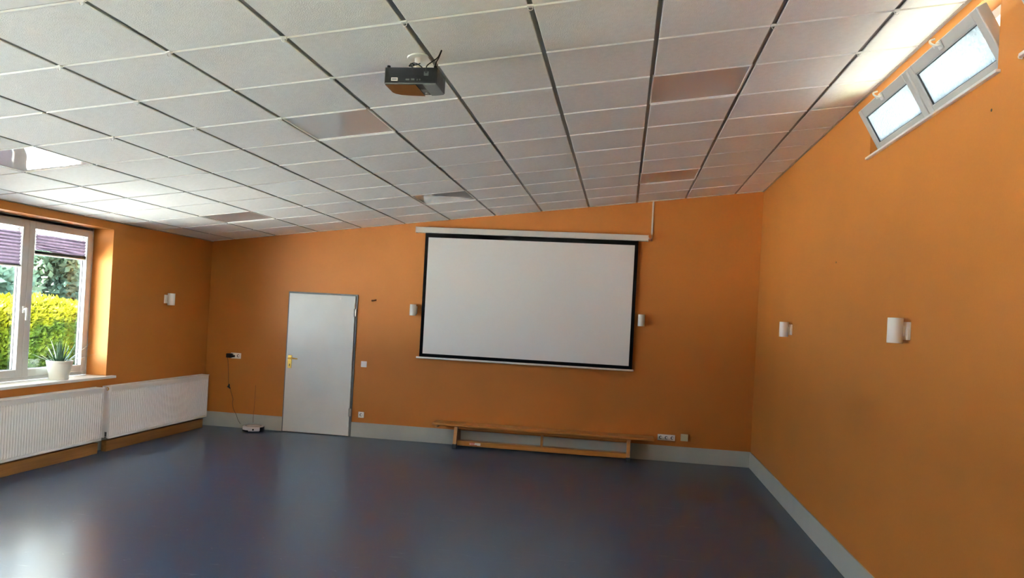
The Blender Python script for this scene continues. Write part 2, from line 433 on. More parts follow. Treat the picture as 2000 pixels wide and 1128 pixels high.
WL = [(5.86, 7.78), (1.50, 3.42), (-1.30, 0.62)]           # left windows, y ranges; only the first in view, others added for daylight
WLZ = (0.81, 2.515)
WR = [(3.805, 5.655), (1.70, 3.54), (-0.40, 1.45), (-2.40, -0.65)]                         # right high windows; only the first in view, others added for daylight
WRZ = (3.045, 3.466)
WRB = [(-2.20, -0.30), (0.20, 2.10)]                       # larger right windows, unseen, added to light the radiators and left wall
WRBZ = (0.81, 2.45)
XF = -6.062                                                # inner face of the left window frames
side_wall('wall_left', XF, L, cz(L) + 0.05, [(a, b, *WLZ) for a, b in WL], M['wall'])
side_wall('wall_left_outside', -6.20, XF - 0.002, cz(L) + 0.05, [(a + 0.02, b - 0.012, WLZ[0], WLZ[1] - 0.03) for a, b in WL], M['plaster'])
side_wall('wall_right', R, R + 0.18, cz(R) + 0.05, [(a, b, *WRZ) for a, b in WR] + [(a, b, *WRBZ) for a, b in WRB], M['wall'])
side_wall('wall_right_outside', R + 0.182, R + 0.34, cz(R) + 0.05, [(a + 0.01, b - 0.01, WRZ[0] + 0.03, WRZ[1] - 0.01) for a, b in WR] + [(a + 0.02, b - 0.02, WRBZ[0], WRBZ[1] - 0.03) for a, b in WRB], M['plaster'])
for nm, ya, yb in (('wall_back', D, D + 0.3), ('wall_rear', REAR - 0.3, REAR)):
    struct(nm, MB().prism([(XF, -0.12), (R + 0.18, -0.12), (R + 0.18, cz(R + 0.18) + 0.04), (XF, cz(XF) + 0.04)], 'y', ya, yb), M['wall'])

for nm, lo, hi in (('baseboard_back_left', (L, D - 0.014, 0), (-4.622, D, 0.20)), ('baseboard_back_right', (-3.618, D - 0.014, 0), (R, D, 0.20)),
                   ('baseboard_right', (R - 0.014, REAR, 0), (R, D, 0.20)), ('baseboard_left', (L, REAR, 0), (L + 0.014, D, 0.20)),
                   ('baseboard_rear', (L, REAR, 0), (R, REAR + 0.014, 0.20))):
    struct(nm, MB().box(lo, hi, 0.003), M['base'])

# ---- ceiling: backing slab in its own sloped frame, tiles, runners, tees and clips as parts
ULm, URm = L / cos(SL), R / cos(SL)
ceil_rot = (0, -SL, 0)
ceiling = struct('ceiling', MB().box((ULm - 0.5, REAR - 0.3, 0.022), (URm + 0.45, D + 0.3, 0.10)), M['backing'])
ceiling.location = (0, 0, Z0); ceiling.rotation_euler = ceil_rot
roof = struct('roof', MB().box((ULm - 2.8, REAR - 1.6, 0.12), (URm + 0.9, D + 0.6, 0.30)), M['roof'])  # unseen; overhangs stretched to shade the windows and the near terrace
roof.location = (0, 0, Z0); roof.rotation_euler = ceil_rot

ulines = [ULm] + [U0 + k * P for k in range(12)] + [URm]
vlines = [REAR] + [V0 + j * P for j in range(-9, 11)] + [D]
LAMPS = {(c, r) for c in (1, 5, 9) for r in (2, 7)}        # (column, row) cells that hold a lamp panel
tile_cache = {}
def tile_mesh(w, d):
    key = (round(w, 3), round(d, 3))
    if key not in tile_cache:
        b = MB(); b.box((-w / 2, -d / 2, 0.0), (w / 2, d / 2, 0.018), 0.003, 1)
        tile_cache[key] = b.mesh('ceiling_tile', M['tile'])
    return tile_cache[key]
GU, GV = 0.013, 0.0060                                      # half gaps beside runners / tees
for i in range(13):
    for j in range(len(vlines) - 1):
        if (i - 1, j - 10) in LAMPS: continue
        a = ulines[i] + (GU if i else 0.004); b = ulines[i + 1] - (GU if i < 12 else 0.004)
        c = vlines[j] + GV; d = vlines[j + 1] - GV
        link('ceiling_tile', tile_mesh(b - a, d - c), ceiling, ((a + b) / 2, (c + d) / 2, random.uniform(-0.001, 0.001)))
rb = MB(); rb.box((-0.0125, REAR, 0.010), (0.0125, D, 0.020))
rb.box((-0.0125, REAR, 0.004), (-0.010, D, 0.012)); rb.box((0.0100, REAR, 0.004), (0.0125, D, 0.012))
rme = rb.mesh('main_runner', M['runner'])
for k in range(12): link('main_runner', rme, ceiling, (U0 + k * P, 0, 0))
tee_cache = {}
for i in range(13):
    a = ulines[i] + (GU if i else 0.0); b = ulines[i + 1] - (GU if i < 12 else 0.0)
    w = round(b - a, 3)
    if w not in tee_cache:
        tee_cache[w] = MB().box((-w / 2, -0.0060, 0.0050), (w / 2, 0.0060, 0.012)).box((-w / 2, 0.0030, -0.0050), (w / 2, 0.0060, 0.0052), mi=1).mesh('cross_tee', [M['runner'], M['tee']])
    tb = tee_cache[w]
    for j in range(-4, 11): link('cross_tee', tb, ceiling, ((a + b) / 2, V0 + j * P, 0))
cm = MB()
cm.box((-0.016, -0.012, -0.006), (0.016, 0.012, 0.003), 0.002, 1)
cm.tube([(0.012 * cos(t), 0.0, -0.012 + 0.012 * sin(t)) for t in [k * pi / 6 for k in range(-4, 9)]], 0.002, 6)
cme = cm.mesh('runner_clip', M['tee'])
for k, j in ((5, -1), (5, 0), (4, 0), (4, 1), (4, 2), (5, 2), (6, 0), (6, 1), (7, 0), (10, 1), (2, 2), (11, 1), (8, 0), (3, 2), (11, 2)):
    link('runner_clip', cme, ceiling, (U0 + k * P, V0 + j * P, 0), (0, 0, random.uniform(-0.5, 0.5)))
# wall angles along the side walls
for nm, u in (('trim_1', URm - 0.011), ('trim_2', ULm + 0.011)):
    t = struct(nm, MB().box((u - 0.011, REAR, -0.006), (u + 0.011, D, 0.0)), M['runner'])
    t.location = (0, 0, Z0); t.rotation_euler = ceil_rot

lamp_label = {
    (1, 2): 'square glossy ceiling light panel reflecting the window at the left picture edge',
    (5, 2): 'square glossy ceiling light panel with a pale blue reflection, left of the projector',
    (9, 2): 'flat mauve grey square ceiling light panel nearest the frosted high window',
    (1, 7): 'dull brown grey square ceiling light panel near the left back corner',
    (5, 7): 'square ceiling light panel with wavy reflection just above the screen left end',
    (9, 7): 'pinkish square ceiling light panel just above the screen right end'}
dm = MB()
n = 10; w = P - 0.028
pts = [(-w / 2 + w * a / n, -w / 2 + w * b / n, 0.006 + 0.006 * (sin(pi * a / n) * sin(pi * b / n))) for b in range(n + 1) for a in range(n + 1)]
dm.poly(pts, [(b * (n + 1) + a, b * (n + 1) + a + 1, (b + 1) * (n + 1) + a + 1, (b + 1) * (n + 1) + a) for b in range(n) for a in range(n)])
for f in dm.bm.faces: f.smooth = True
dme = dm.mesh('diffuser', M['acrylic'])
fm = MB()
h = (P - 0.010) / 2
for lo, hi in (((-h, -h, 0.0), (h, -h + 0.010, 0.02)), ((-h, h - 0.010, 0.0), (h, h, 0.02)), ((-h, -h, 0.0), (-h + 0.010, h, 0.02)), ((h - 0.010, -h, 0.0), (h, h, 0.02))):
    fm.box(lo, hi)
fme = fm.mesh('frame', M['tee'])
for (c, r), lab in lamp_label.items():
    u, v = U0 + (c + 0.5) * P, V0 + (r + 0.5) * P
    e = empty('ceiling_light', (u * cos(SL), v, Z0 + u * sin(SL)), lab, 'ceiling light', 'ceiling light panels', rot=ceil_rot)
    link('diffuser', dme, e); link('frame', fme, e)

# ------------------------------------------------------------------ left windows
def ring(mb, x0, x1, y0, y1, z0, z1, w, bev=0.004):
    mb.box((x0, y0, z0), (x1, y0 + w, z1), bev); mb.box((x0, y1 - w, z0), (x1, y1, z1), bev)
    mb.box((x0, y0 + w, z0), (x1, y1 - w, z0 + w), bev); mb.box((x0, y0 + w, z1 - w), (x1, y1 - w, z1), bev)

def left_window(n, y0, y1, wz1=WLZ[1]):
    wz0 = WLZ[0] + 0.03
    e = empty('window_%d' % n, (XF, (y0 + y1) / 2, wz0), kind='structure')
    inv = Matrix.Translation(-Vector(e.location))
    def part(mb, nm, mt, par=e):
        bmesh.ops.transform(mb.bm, matrix=inv, verts=mb.bm.verts[:])
        return mb.build(nm, mt, par)
    fr = MB(); ring(fr, -6.125, -6.064, y0, y1, wz0, wz1, 0.062); part(fr, 'window_frame', M['upvc'])
    ns = int(round((y1 - y0) / 0.95)); sw = (y1 - y0 - 0.09) / ns
    for k in range(ns):
        a, b = y0 + 0.045 + k * sw + 0.0015, y0 + 0.045 + (k + 1) * sw - 0.0015
        if n == 1: a, b = ((y0 + 0.045, 6.823), (6.826, y1 - 0.045))[k]
        sb = MB(); ring(sb, -6.115, -6.040, a, b, wz0 + 0.042, wz1 - 0.035, 0.076, 0.006)
        so = part(sb, 'sash', M['upvc'])
        gb = MB(); ring(gb, -6.10, -6.085, a + 0.070, b - 0.070, wz0 + 0.112, wz1 - 0.105, 0.010, 0.001)
        part(gb, 'gasket', M['upvc_dark'], so)
        pb = MB().box((-6.094, a + 0.07, wz0 + 0.11), (-6.090, b - 0.07, wz1 - 0.105)); part(pb, 'pane', M['glass'], so)
        if k % 2 == 0:
            hb = MB(); yh = b - 0.036
            hb.box((-6.032, yh - 0.014, 1.535), (-6.020, yh + 0.014, 1.605), 0.004)
            hb.lathe([(0.010, 0), (0.010, 0.035)], (-6.022, yh, 1.575), 12, 'x')
            hb.box((-5.996, yh - 0.011, 1.462), (-5.982, yh + 0.011, 1.590), 0.005)
            part(hb, 'handle', M['white'], so)
        else:
            hb = MB()
            for zz in (wz0 + 0.06, wz1 - 0.12): hb.lathe([(0.008, 0), (0.008, 0.07)], (-6.05, b + 0.012, zz), 10, 'z')
            part(hb, 'hinge', M['white'], so)
    return e
for k, (a, b) in enumerate(WL): left_window(k + 1, a, b)
for k, (a, b) in enumerate(WRB):
    e = left_window(10 + k, a, b, 2.45); e.location = (R + 0.185, (a + b) / 2, WRBZ[0] + 0.03); e.rotation_euler = (0, 0, pi)
    struct('trim_%d' % (30 + k), MB().box((R - 0.05, a, WRBZ[0]), (R + 0.19, b, WRBZ[0] + 0.03), 0.004), M['sill'])
for k, (a, b) in enumerate(WL):
    sb = MB().box((-6.06, a - (0.10), 0.812), (L + 0.055, b + 0.105, 0.84), 0.004)
    o = struct('trim_%d' % (3 + k), sb, M['sill'])
    ob = MB().box((-6.36, a, 0.765), (-6.13, b - 0.045, 0.80), 0.003)
    struct('trim_%d' % (10 + k), ob, M['upvc'])

# light portals in the window openings help Cycles find the daylight
def portal(loc, rot, sx, sy):
    ld = bpy.data.lights.new('window_daylight', 'AREA'); ld.shape = 'RECTANGLE'; ld.size = sx; ld.size_y = sy
    ld.cycles.is_portal = True
    o = bpy.data.objects.new('window_daylight', ld); COL.objects.link(o); o.location = loc; o.rotation_euler = rot
for a, b in WL: portal((-6.26, (a + b) / 2, (WLZ[0] + WLZ[1]) / 2), (0, -pi / 2, 0), WLZ[1] - WLZ[0], b - a)
for a, b in WRB: portal((R + 0.35, (a + b) / 2, 1.63), (0, pi / 2, 0), 1.64, b - a)
for a, b in WR: portal((R + 0.35, (a + b) / 2, (WRZ[0] + WRZ[1]) / 2), (0, pi / 2, 0), WRZ[1] - WRZ[0], b - a)

# ------------------------------------------------------------------ right high windows (hopper sashes tilted in)
def right_window(n, y0, y1):
    e = empty('window_%d' % n, (R + 0.1, (y0 + y1) / 2, WRZ[0]), kind='structure')
    inv = Matrix.Translation(-Vector(e.location))
    def part(mb, nm, mt, par=e, mx=None):
        if mx is not None: bmesh.ops.transform(mb.bm, matrix=mx, verts=mb.bm.verts[:])
        bmesh.ops.transform(mb.bm, matrix=inv, verts=mb.bm.verts[:])
        return mb.build(nm, mt, par)
    z0, z1 = WRZ[0] + 0.008, WRZ[1]
    fr = MB(); ring(fr, R + 0.10, R + 0.165, y0, y1, z0, z1, 0.055)
    ym = (y0 + y1) / 2 - 0.005
    fr.box((R + 0.10, ym - 0.03, z0 + 0.05), (R + 0.165, ym + 0.03, z1 - 0.05), 0.003)
    part(fr, 'window_frame', M['upvc'])
    Hs = 0.335; tilt = radians(29)
    for (a, b) in ((y0 + 0.02, ym - 0.008), (ym + 0.008, y1 - 0.02)):
        mx = Matrix.Translation((R + 0.108, 0, 3.098)) @ Matrix.Rotation(-tilt, 4, 'Y')
        sb = MB(); ring(sb, -0.055, 0.0, a, b, 0.0, Hs, 0.066, 0.006)
        so = part(sb, 'sash', M['upvc'], e, mx)
        gb = MB(); ring(gb, -0.045, -0.030, a + 0.062, b - 0.062, 0.062, Hs - 0.062, 0.008, 0.001)
        part(gb, 'gasket', M['upvc_dark'], so, mx)
        pb = MB().box((-0.036, a + 0.064, 0.064), (-0.032, b - 0.064, Hs - 0.064)); part(pb, 'pane', M['frost'], so, mx)
        ym2 = (a + b) / 2 - 0.02
        hb = MB()
        hb.box((-0.067, ym2 - 0.020, Hs - 0.050), (-0.055, ym2 + 0.020, Hs - 0.002), 0.004)
        hb.tube(smooth_path([(-0.062, ym2 - 0.012, Hs - 0.03), (-0.090, ym2 - 0.016, Hs - 0.020), (-0.098, ym2, Hs + 0.006), (-0.085, ym2 + 0.014, Hs + 0.020), (-0.060, ym2 + 0.016, Hs + 0.016)], 4), 0.006, 8)
        hb.lathe([(0.009, 0), (0.009, 0.03)], (-0.092, ym2, Hs - 0.022), 12, 'x')
        part(hb, 'latch', M['white'], so, mx)
        ab = MB().box((R + 0.02, b - 0.05, z1 - 0.030), (R + 0.115, b - 0.042, z1 - 0.022)); part(ab, 'stay_arm', M['steel'], so)
    return e
for k, (a, b) in enumerate(WR):
    right_window(4 + k, a, b)
    struct('trim_%d' % (20 + k), MB().box((R - 0.022, a - 0.03, WRZ[0] - 0.010), (R + 0.105, b + 0.035, WRZ[0] + 0.006), 0.003), M['sill'])

# ------------------------------------------------------------------ door
door = empty('door_1', (-4.112, D, 0), kind='structure')
def dpart(mb, nm, mt, par=door):
    bmesh.ops.transform(mb.bm, matrix=Matrix.Translation((4.112, -D, 0)), verts=mb.bm.verts[:]); return mb.build(nm, mt, par)
dx0, dx1, dz = -4.622, -3.618, 1.950
fb = MB()
fb.box((dx0, D - 0.016, 0), (dx0 + 0.026, D + 0.02, dz), 0.003); fb.box((dx1 - 0.034, D - 0.016, 0), (dx1, D + 0.02, dz), 0.003)
fb.box((dx0 + 0.02, D - 0.016, dz - 0.028), (dx1 - 0.02, D + 0.02, dz), 0.003)
dpart(fb, 'door_frame', M['doorframe'])
leaf = dpart(MB().box((dx0 + 0.022, D - 0.036, 0.008), (dx1 - 0.028, D - 0.002, dz - 0.024), 0.004), 'door_leaf', M['door'])
pb = MB().box((-4.572, D - 0.043, 0.885), (-4.516, D - 0.034, 1.065), 0.004)
hp = dpart(pb, 'handle_plate', M['brass'], leaf)
hb = MB()
hb.lathe([(0.013, -0.085), (0.013, -0.04)], (-4.545, D, 1.024), 14, 'y')
hb.tube(smooth_path([(-4.545, D - 0.085, 1.024), (-4.51, D - 0.092, 1.028), (-4.46, D - 0.088, 1.024), (-4.415, D - 0.084, 1.022)], 5), [0.012] * 6 + [0.011] * 5 + [0.009] * 5, 10)
dpart(hb, 'lever', M['brass'], leaf)
dpart(MB().box((-4.550, D - 0.045, 0.915), (-4.538, D - 0.0425, 0.945)), 'keyhole', M['hole'], leaf)
for z in (1.70, 0.33):
    q = MB(); q.lathe([(0.010, z - 0.055), (0.010, z + 0.055)], (dx1 - 0.030, D - 0.040, 0), 12, 'z'); q.box((dx1 - 0.040, D - 0.042, z - 0.05), (dx1 - 0.004, D - 0.016, z + 0.05), 0.003)
    dpart(q, 'hinge', M['steel'])
q = MB(); q.lathe([(0.014, -0.05), (0.014, -0.04), (0.008, -0.036)], (-3.851, D, 1.885), 14, 'y'); dpart(q, 'coat_peg', M['white'], leaf)

# ------------------------------------------------------------------ projection screen
scr = empty('projection_screen', (-1.276, D, 2.87), 'wide pull-down projection screen with black border hanging on the orange back wall', 'projection screen')
def spart(mb, nm, mt, par=scr):
    bmesh.ops.transform(mb.bm, matrix=Matrix.Translation((1.276, -D, -2.87)), verts=mb.bm.verts[:]); return mb.build(nm, mt, par)
sb = MB().box((-2.822, D - 0.092, 2.832), (0.268, D - 0.002, 2.908), 0.006)
sb.box((-2.818, D - 0.094, 2.850), (0.264, D - 0.091, 2.853)); sb.box((-2.818, D - 0.094, 2.872), (0.264, D - 0.091, 2.875))
hs = spart(sb, 'housing', M['alu'])
for xa, xb in ((-2.830, -2.820), (0.266, 0.276)):
    spart(MB().box((xa, D - 0.095, 2.829), (xb, D - 0.002, 2.911), 0.003), 'end_cap', M['alu'], hs)
yS = D - 0.058
sag = lambda x, z: 0.006 * sin((x + 2.7) / 2.85 * pi) * sin((z - 1.15) / 1.68 * pi) + 0.0018 * sin(7.3 * x + 2 * z) * max(0, (z - 1.6))
def sheet(x0, x1, z0, z1, nx, nz, off, top_x=None):
    tx0, tx1 = top_x or (x0, x1)
    mb = MB(); pts = []
    for b in range(nz + 1):
        f = b / nz; z = z0 + (z1 - z0) * f; xa = x0 + (tx0 - x0) * f; xb = x1 + (tx1 - x1) * f
        for a in range(nx + 1):
            x = xa + (xb - xa) * a / nx; pts.append((x, yS + sag(x, z) - off, z))
    mb.poly(pts, [(b * (nx + 1) + a, b * (nx + 1) + a + 1, (b + 1) * (nx + 1) + a + 1, (b + 1) * (nx + 1) + a) for b in range(nz) for a in range(nx)])
    for f in mb.bm.faces: f.smooth = True
    return mb
spart(sheet(-2.697, 0.152, 1.155, 2.84, 40, 24, 0.0), 'black_border', M['screen_black'])
spart(sheet(-2.652, 0.107, 1.203, 2.773, 40, 24, 0.0015), 'white_cloth', M['screen'])
bb = MB(); bb.lathe([(0.012, -2.735), (0.013, -2.733), (0.013, 0.170), (0.012, 0.172)], (0, yS - 0.004, 1.146), 14, 'x'); spart(bb, 'bottom_bar', M['alu'])
# cable duct above the housing end
cdct = empty('cable_duct', (0.318, D, 2.92), 'thin white vertical cable duct from ceiling to the screen housing', 'cable duct')
MB().box((-0.011, -0.014, 0.0), (0.011, 0.0, cz(0.318) - 2.92), 0.003).build('duct', M['white'], cdct)
MB().tube(smooth_path([(0.0, -0.008, 0.01), (0.002, -0.012, -0.03), (-0.010, -0.02, -0.055), (-0.030, -0.035, -0.05), (-0.042, -0.045, -0.035)], 5), 0.004).build('cable', M['white'], cdct)
MB().tube(smooth_path([(0.004, -0.006, 0.01), (0.010, -0.010, -0.05), (0.004, -0.010, -0.075), (-0.014, -0.02, -0.07), (-0.042, -0.05, -0.05)], 5), 0.003).build('cable', M['white'], cdct)

# ------------------------------------------------------------------ wall lamps (up / down cylinders)
def sconce(loc, rz, label):
    """local frame: wall plane y = 0, room towards -y"""
    e = empty('wall_lamp', loc, label, 'wall lamp', 'cylindrical white wall lamps', rot=(0, 0, rz))
    MB().box((-0.040, -0.020, -0.054), (0.040, 0.0, 0.054), 0.003).build('backplate', M['sconce'], e)
    MB().box((-0.010, -0.034, -0.030), (0.010, -0.018, 0.030), 0.002).build('arm', M['sconce'], e)
    r = 0.044
    MB().lathe([(r - 0.004, -0.070), (r - 0.001, -0.076), (r, -0.073), (r, 0.073), (r - 0.001, 0.076), (r - 0.004, 0.070)], (0, -0.076, 0), 32).build('shade', M['sconce'], e)
    for zz in (0.066, -0.069): MB().lathe([(r - 0.006, zz), (r - 0.006, zz + 0.003)], (0, -0.076, 0), 24).build('lamp_cover', M['lampglass'], e)
sconce((-2.812, D, 1.781), 0, 'white cylinder wall lamp on the back wall left of the screen, beside the door')
sconce((0.240, D, 1.803), 0, 'white cylinder wall lamp on the back wall right of the screen')
sconce((L, 8.825, 1.751), pi / 2, 'white cylinder wall lamp on the left wall between window and back corner')
sconce((R, 7.872, 1.780), -pi / 2, 'white cylinder wall lamp on the right wall nearer the back corner')
sconce((R, 4.755, 1.802), -pi / 2, 'larger looking white cylinder wall lamp on the right wall, below the high window')

# ------------------------------------------------------------------ radiators
def radiator(y0, y1, label, valve):
    x0, x1, z0, z1 = L + 0.032, L + 0.138, 0.140, 0.733
    e = empty('radiator', (L, (y0 + y1) / 2, z0), label, 'radiator', 'panel radiators under the window')
    T = Matrix.Translation(-Vector(e.location))
    def part(mb, nm, mt, par=e):
        bmesh.ops.transform(mb.bm, matrix=T, verts=mb.bm.verts[:]); return mb.build(nm, mt, par)
    ln = y1 - y0
    fb = MB()
    # ribbed front: flat rim, then rounded vertical flutes with tapered ends
    fb.box((x1 - 0.022, y0 + 0.004, z0), (x1 - 0.012, y1 - 0.004, z1 - 0.012), 0.003)
    fb.box((x1 - 0.014, y0 + 0.004, z0), (x1, y1 - 0.004, z0 + 0.028), 0.004); 
    fb.box((x1 - 0.014, y0 + 0.004, z1 - 0.058), (x1, y1 - 0.004, z1 - 0.012), 0.004)
    nr = int(round((ln - 0.03) / 0.0333)); pit = (ln - 0.03) / nr
    for k in range(nr):
        yc = y0 + 0.015 + (k + 0.5) * pit; hw = pit * 0.29
        prof = [(-hw, 0.0), (-hw * 0.6, 0.013), (hw * 0.6, 0.013), (hw, 0.0)]
        zz = [z0 + 0.022, z0 + 0.045, z1 - 0.078, z1 - 0.050]; dep = [0.1, 1.0, 1.0, 0.1]
        pts = []
        for zv, dd in zip(zz, dep):
            for py, px in prof: pts.append((x1 - 0.0125 + px * dd, yc + py, zv))
        fs = []
        for a in range(3):
            for b in range(3): fs.append((a * 4 + b, a * 4 + b + 1, a * 4 + b + 5, a * 4 + b + 4))
        fb.poly(pts, fs)
    part(fb, 'front_panel', M['rad'])
    part(MB().box((x0, y0 + 0.01, z0 + 0.01), (x0 + 0.02, y1 - 0.01, z1 - 0.015), 0.004), 'rear_panel', M['rad'])
    part(MB().box((x0 + 0.03, y0 + 0.03, z0 + 0.02), (x1 - 0.035, y1 - 0.03, z1 - 0.03)), 'convector_fins', M['rad_dark'])
    for s, (a, b) in enumerate(((y0, y0 + 0.004), (y1 - 0.004, y1))):
        sb = MB()
        if s == 0:
            sb.box((x0 - 0.004, a, z0 + 0.075), (x1 - 0.004, b, z1 - 0.004), 0.001)
            sb.box((x0 + 0.075, a, z0 + 0.008), (x1 - 0.004, b, z0 + 0.080), 0.001); sb.box((x0 - 0.004, a, z0 + 0.008), (x0 + 0.045, b, z0 + 0.080), 0.001)
        else: sb.box((x0 - 0.004, a, z0 + 0.008), (x1 - 0.004, b, z1 - 0.004), 0.001)
        part(sb, 'side_panel', M['rad'])
    gb = MB()
    gb.box((x0 - 0.006, y0 - 0.003, z1 - 0.014), (x0 + 0.008, y1 + 0.003, z1), 0.003); gb.box((x1 - 0.016, y0 - 0.003, z1 - 0.016), (x1 + 0.004, y1 + 0.003, z1), 0.005)
    ns = int(ln / 0.022)
    for k in range(ns + 1):
        yy = y0 + k * (ln - 0.01) / ns
        gb.box((x0, yy, z1 - 0.012), (x1 - 0.01, yy + 0.010, z1 - 0.002))
    part(gb, 'top_grille', M['rad'])
    if valve:
        vb = MB(); vb.lathe([(0.018, -0.006), (0.018, 0.0)], (x1 - 0.045, y0, z1 - 0.030), 20, 'y'); v = part(vb, 'bleed_plug', M['brass'])
        vb = MB(); vb.lathe([(0.009, -0.010), (0.009, 0.0)], (x1 - 0.045, y0 - 0.004, z1 - 0.030), 14, 'y'); part(vb, 'bleed_screw', M['white'], v)
    for yy in (y0 + 0.25, y1 - 0.25): part(MB().box((L, yy - 0.015, z0 + 0.08), (x0 + 0.004, yy + 0.015, z1 - 0.08)), 'wall_bracket', M['steel'])
radiator(7.700, 9.705, 'long white ribbed panel radiator ending at the back corner of the room', True)
radiator(5.580, 7.585, 'white ribbed panel radiator right under the window, cut by the picture edge', False)
for y0, y1, lab in ((7.672, 9.625, 'stained wooden beam on the floor under the radiator next to the back corner'), (5.60, 7.542, 'stained wooden beam on the floor under the radiator below the window')):
    o = MB().box((-0.030, -(y1 - y0) / 2, 0), (0.030, (y1 - y0) / 2, 0.122), 0.005).build('floor_beam', M['beam'], None, (L + 0.099, (y0 + y1) / 2, 0.001))
    tag(o, lab, 'wooden beam', 'beams under the radiators')

# ------------------------------------------------------------------ gym bench
be = empty('gym_bench', (-0.965, 9.67, 0), 'long low varnished wooden gym bench against the back wall under the screen', 'bench')
bx, by = -0.965, 9.67
def bpart(mb, nm, mt, par=be):
    bmesh.ops.transform(mb.bm, matrix=Matrix.Translation((-bx, -by, 0)), verts=mb.bm.verts[:]); return mb.build(nm, mt, par)
SX0, SX1 = -2.405, 0.470
bpart(MB().box((SX0, 9.535, 0.288), (SX1, 9.785, 0.322), 0.010, 3), 'seat', M['bench'])
bpart(MB().box((SX0 + 0.30, 9.630, 0.246), (SX1 - 0.28, 9.690, 0.290), 0.004), 'under_rail', M['bench'])
bpart(MB().box((-2.09, 9.590, 0.036), (0.152, 9.700, 0.100), 0.006), 'balance_beam', M['bench'])
for xx in (-2.092, 0.156):
    lb = MB().prism([(9.525, 0.055), (9.815, 0.055), (9.765, 0.289), (9.585, 0.289)], 'x', xx - 0.022, xx + 0.022)
    lo = bpart(lb, 'leg', M['benchleg'])
    for (ya, yb) in ((9.520, 9.585), (9.755, 9.818)):
        bpart(MB().box((xx - 0.025, ya, 0.0), (xx + 0.025, yb, 0.062), 0.004), 'rubber_foot', M['rubber'], lo)
bpart(MB().prism([(9.610, 0.098), (9.680, 0.098), (9.680, 0.248), (9.610, 0.248)], 'x', -0.972, -0.942), 'centre_post', M['benchleg'])
cb = MB(); cb.prism([(-2.375, 0.289), (-2.330, 0.289), (-2.335, 0.262), (-2.350, 0.254), (-2.368, 0.262)], 'y', 9.555, 9.765); bpart(cb, 'hanging_cleat', M['benchleg'])
st = bpart(MB().box((-1.900, 9.5885, 0.052), (-1.755, 9.5905, 0.086)), 'sticker', M['paper'])
rb_ = MB(); rb_.box((-1.898, 9.5875, 0.076), (-1.830, 9.589, 0.085)); rb_.box((-1.900, 9.5875, 0.053), (-1.800, 9.589, 0.060)); rb_.box((-1.885, 9.5875, 0.064), (-1.835, 9.589, 0.070))
bpart(rb_, 'red_print', M['red'], st)

# ------------------------------------------------------------------ sockets and switches on the back wall
def plate(name, cx, z, w, hgt, label, cat, n_sock=0, rocker=False, material='white', thick=0.012):
    e = empty(name, (cx, D, z), label, cat)
    MB().box((-w / 2, -thick, -hgt / 2), (w / 2, 0, hgt / 2), 0.004).build('cover_plate', M[material], e)
    for k in range(n_sock):
        x = (k - (n_sock - 1) / 2) * (w / n_sock)
        q = MB(); q.lathe([(0.024, -thick - 0.002), (0.021, -thick - 0.003), (0.020, -thick + 0.001)], (x, 0, 0), 24, 'y', cap=False)
        s = q.build('socket_ring', M[material], e)
        MB().lathe([(0.020, -thick - 0.0012), (0.020, -thick)], (x, 0, 0), 24, 'y').build('socket_well', M['hole'], s)
        MB().lathe([(0.0135, -thick - 0.003), (0.0135, -thick - 0.0005)], (x + 0.005, 0, 0), 20, 'y').build('socket_insert', M[material], s)
    if rocker:
        q = MB(); q.prism([(-0.029, -thick), (0.029, -thick), (0.029, -thick - 0.006), (-0.029, -thick - 0.002)], 'z', -0.029, 0.029)
        q.build('rocker', M[material], e)
    return e
plate('light_switch', -3.484, 1.002, 0.081, 0.081, 'square white light switch on the back wall right of the door', 'light switch', rocker=True)
plate('wall_socket', -3.484, 0.307, 0.081, 0.081, 'single white wall socket low beside the door', 'socket', 1)
plate('wall_socket', -5.362, 1.006, 0.152, 0.080, 'double white wall socket above the robot vacuum', 'socket', 2)
plate('wall_socket', 0.638, 0.305, 0.222, 0.078, 'triple white wall socket strip near the right end of the bench', 'socket', 3)
e = plate('wall_switch', 0.866, 0.322, 0.092, 0.086, 'yellowed square junction box right of the triple socket', 'switch box', rocker=True, material='beige', thick=0.03)
o = MB().lathe([(0.042, -0.004), (0.040, -0.006)], (0, 0, 0), 28, 'y').build('blanking_cover', M['wall'], None, (1.000, D, 0.300))
tag(o, 'round blanking cover painted orange like the wall, low in the right back corner', 'wall cover')

# ------------------------------------------------------------------ charger and robot vacuum
ch = empty('power_adapter', (-5.42, D, 1.01), 'black plug-in charger with thin hanging cord at the left wall socket', 'charger')
MB().box((-0.052, -0.085, -0.034), (0.020, -0.014, 0.026), 0.010).box((0.016, -0.060, -0.026), (0.052, -0.014, 0.004), 0.008).build('adapter', M['black'], ch)
MB().tube(smooth_path([(-0.045, -0.05, -0.03), (-0.043, -0.03, -0.10), (-0.038, -0.012, -0.25), (-0.030, -0.010, -0.40), (-0.018, -0.010, -0.435)], 6), 0.0028).build('cord', M['cord'], ch)
MB().tube([(-0.016, -0.012, -0.405), (-0.020, -0.012, -0.430), (-0.026, -0.012, -0.452)], [0.006, 0.013, 0.022], 10).tube([(-0.020, -0.012, -0.452), (0.004, -0.012, -0.470)], [0.014, 0.006], 10).build('inline_plug', M['black'], ch)
MB().tube(smooth_path([(0.000, -0.012, -0.468), (0.022, -0.012, -0.53), (0.050, -0.012, -0.61), (0.048, -0.012, -0.68), (0.070, -0.012, -0.76), (0.118, -0.018, -0.83), (0.150, -0.022, -0.90), (0.196, -0.035, -0.95)], 6), 0.0028).build('cord', M['cord'], ch)
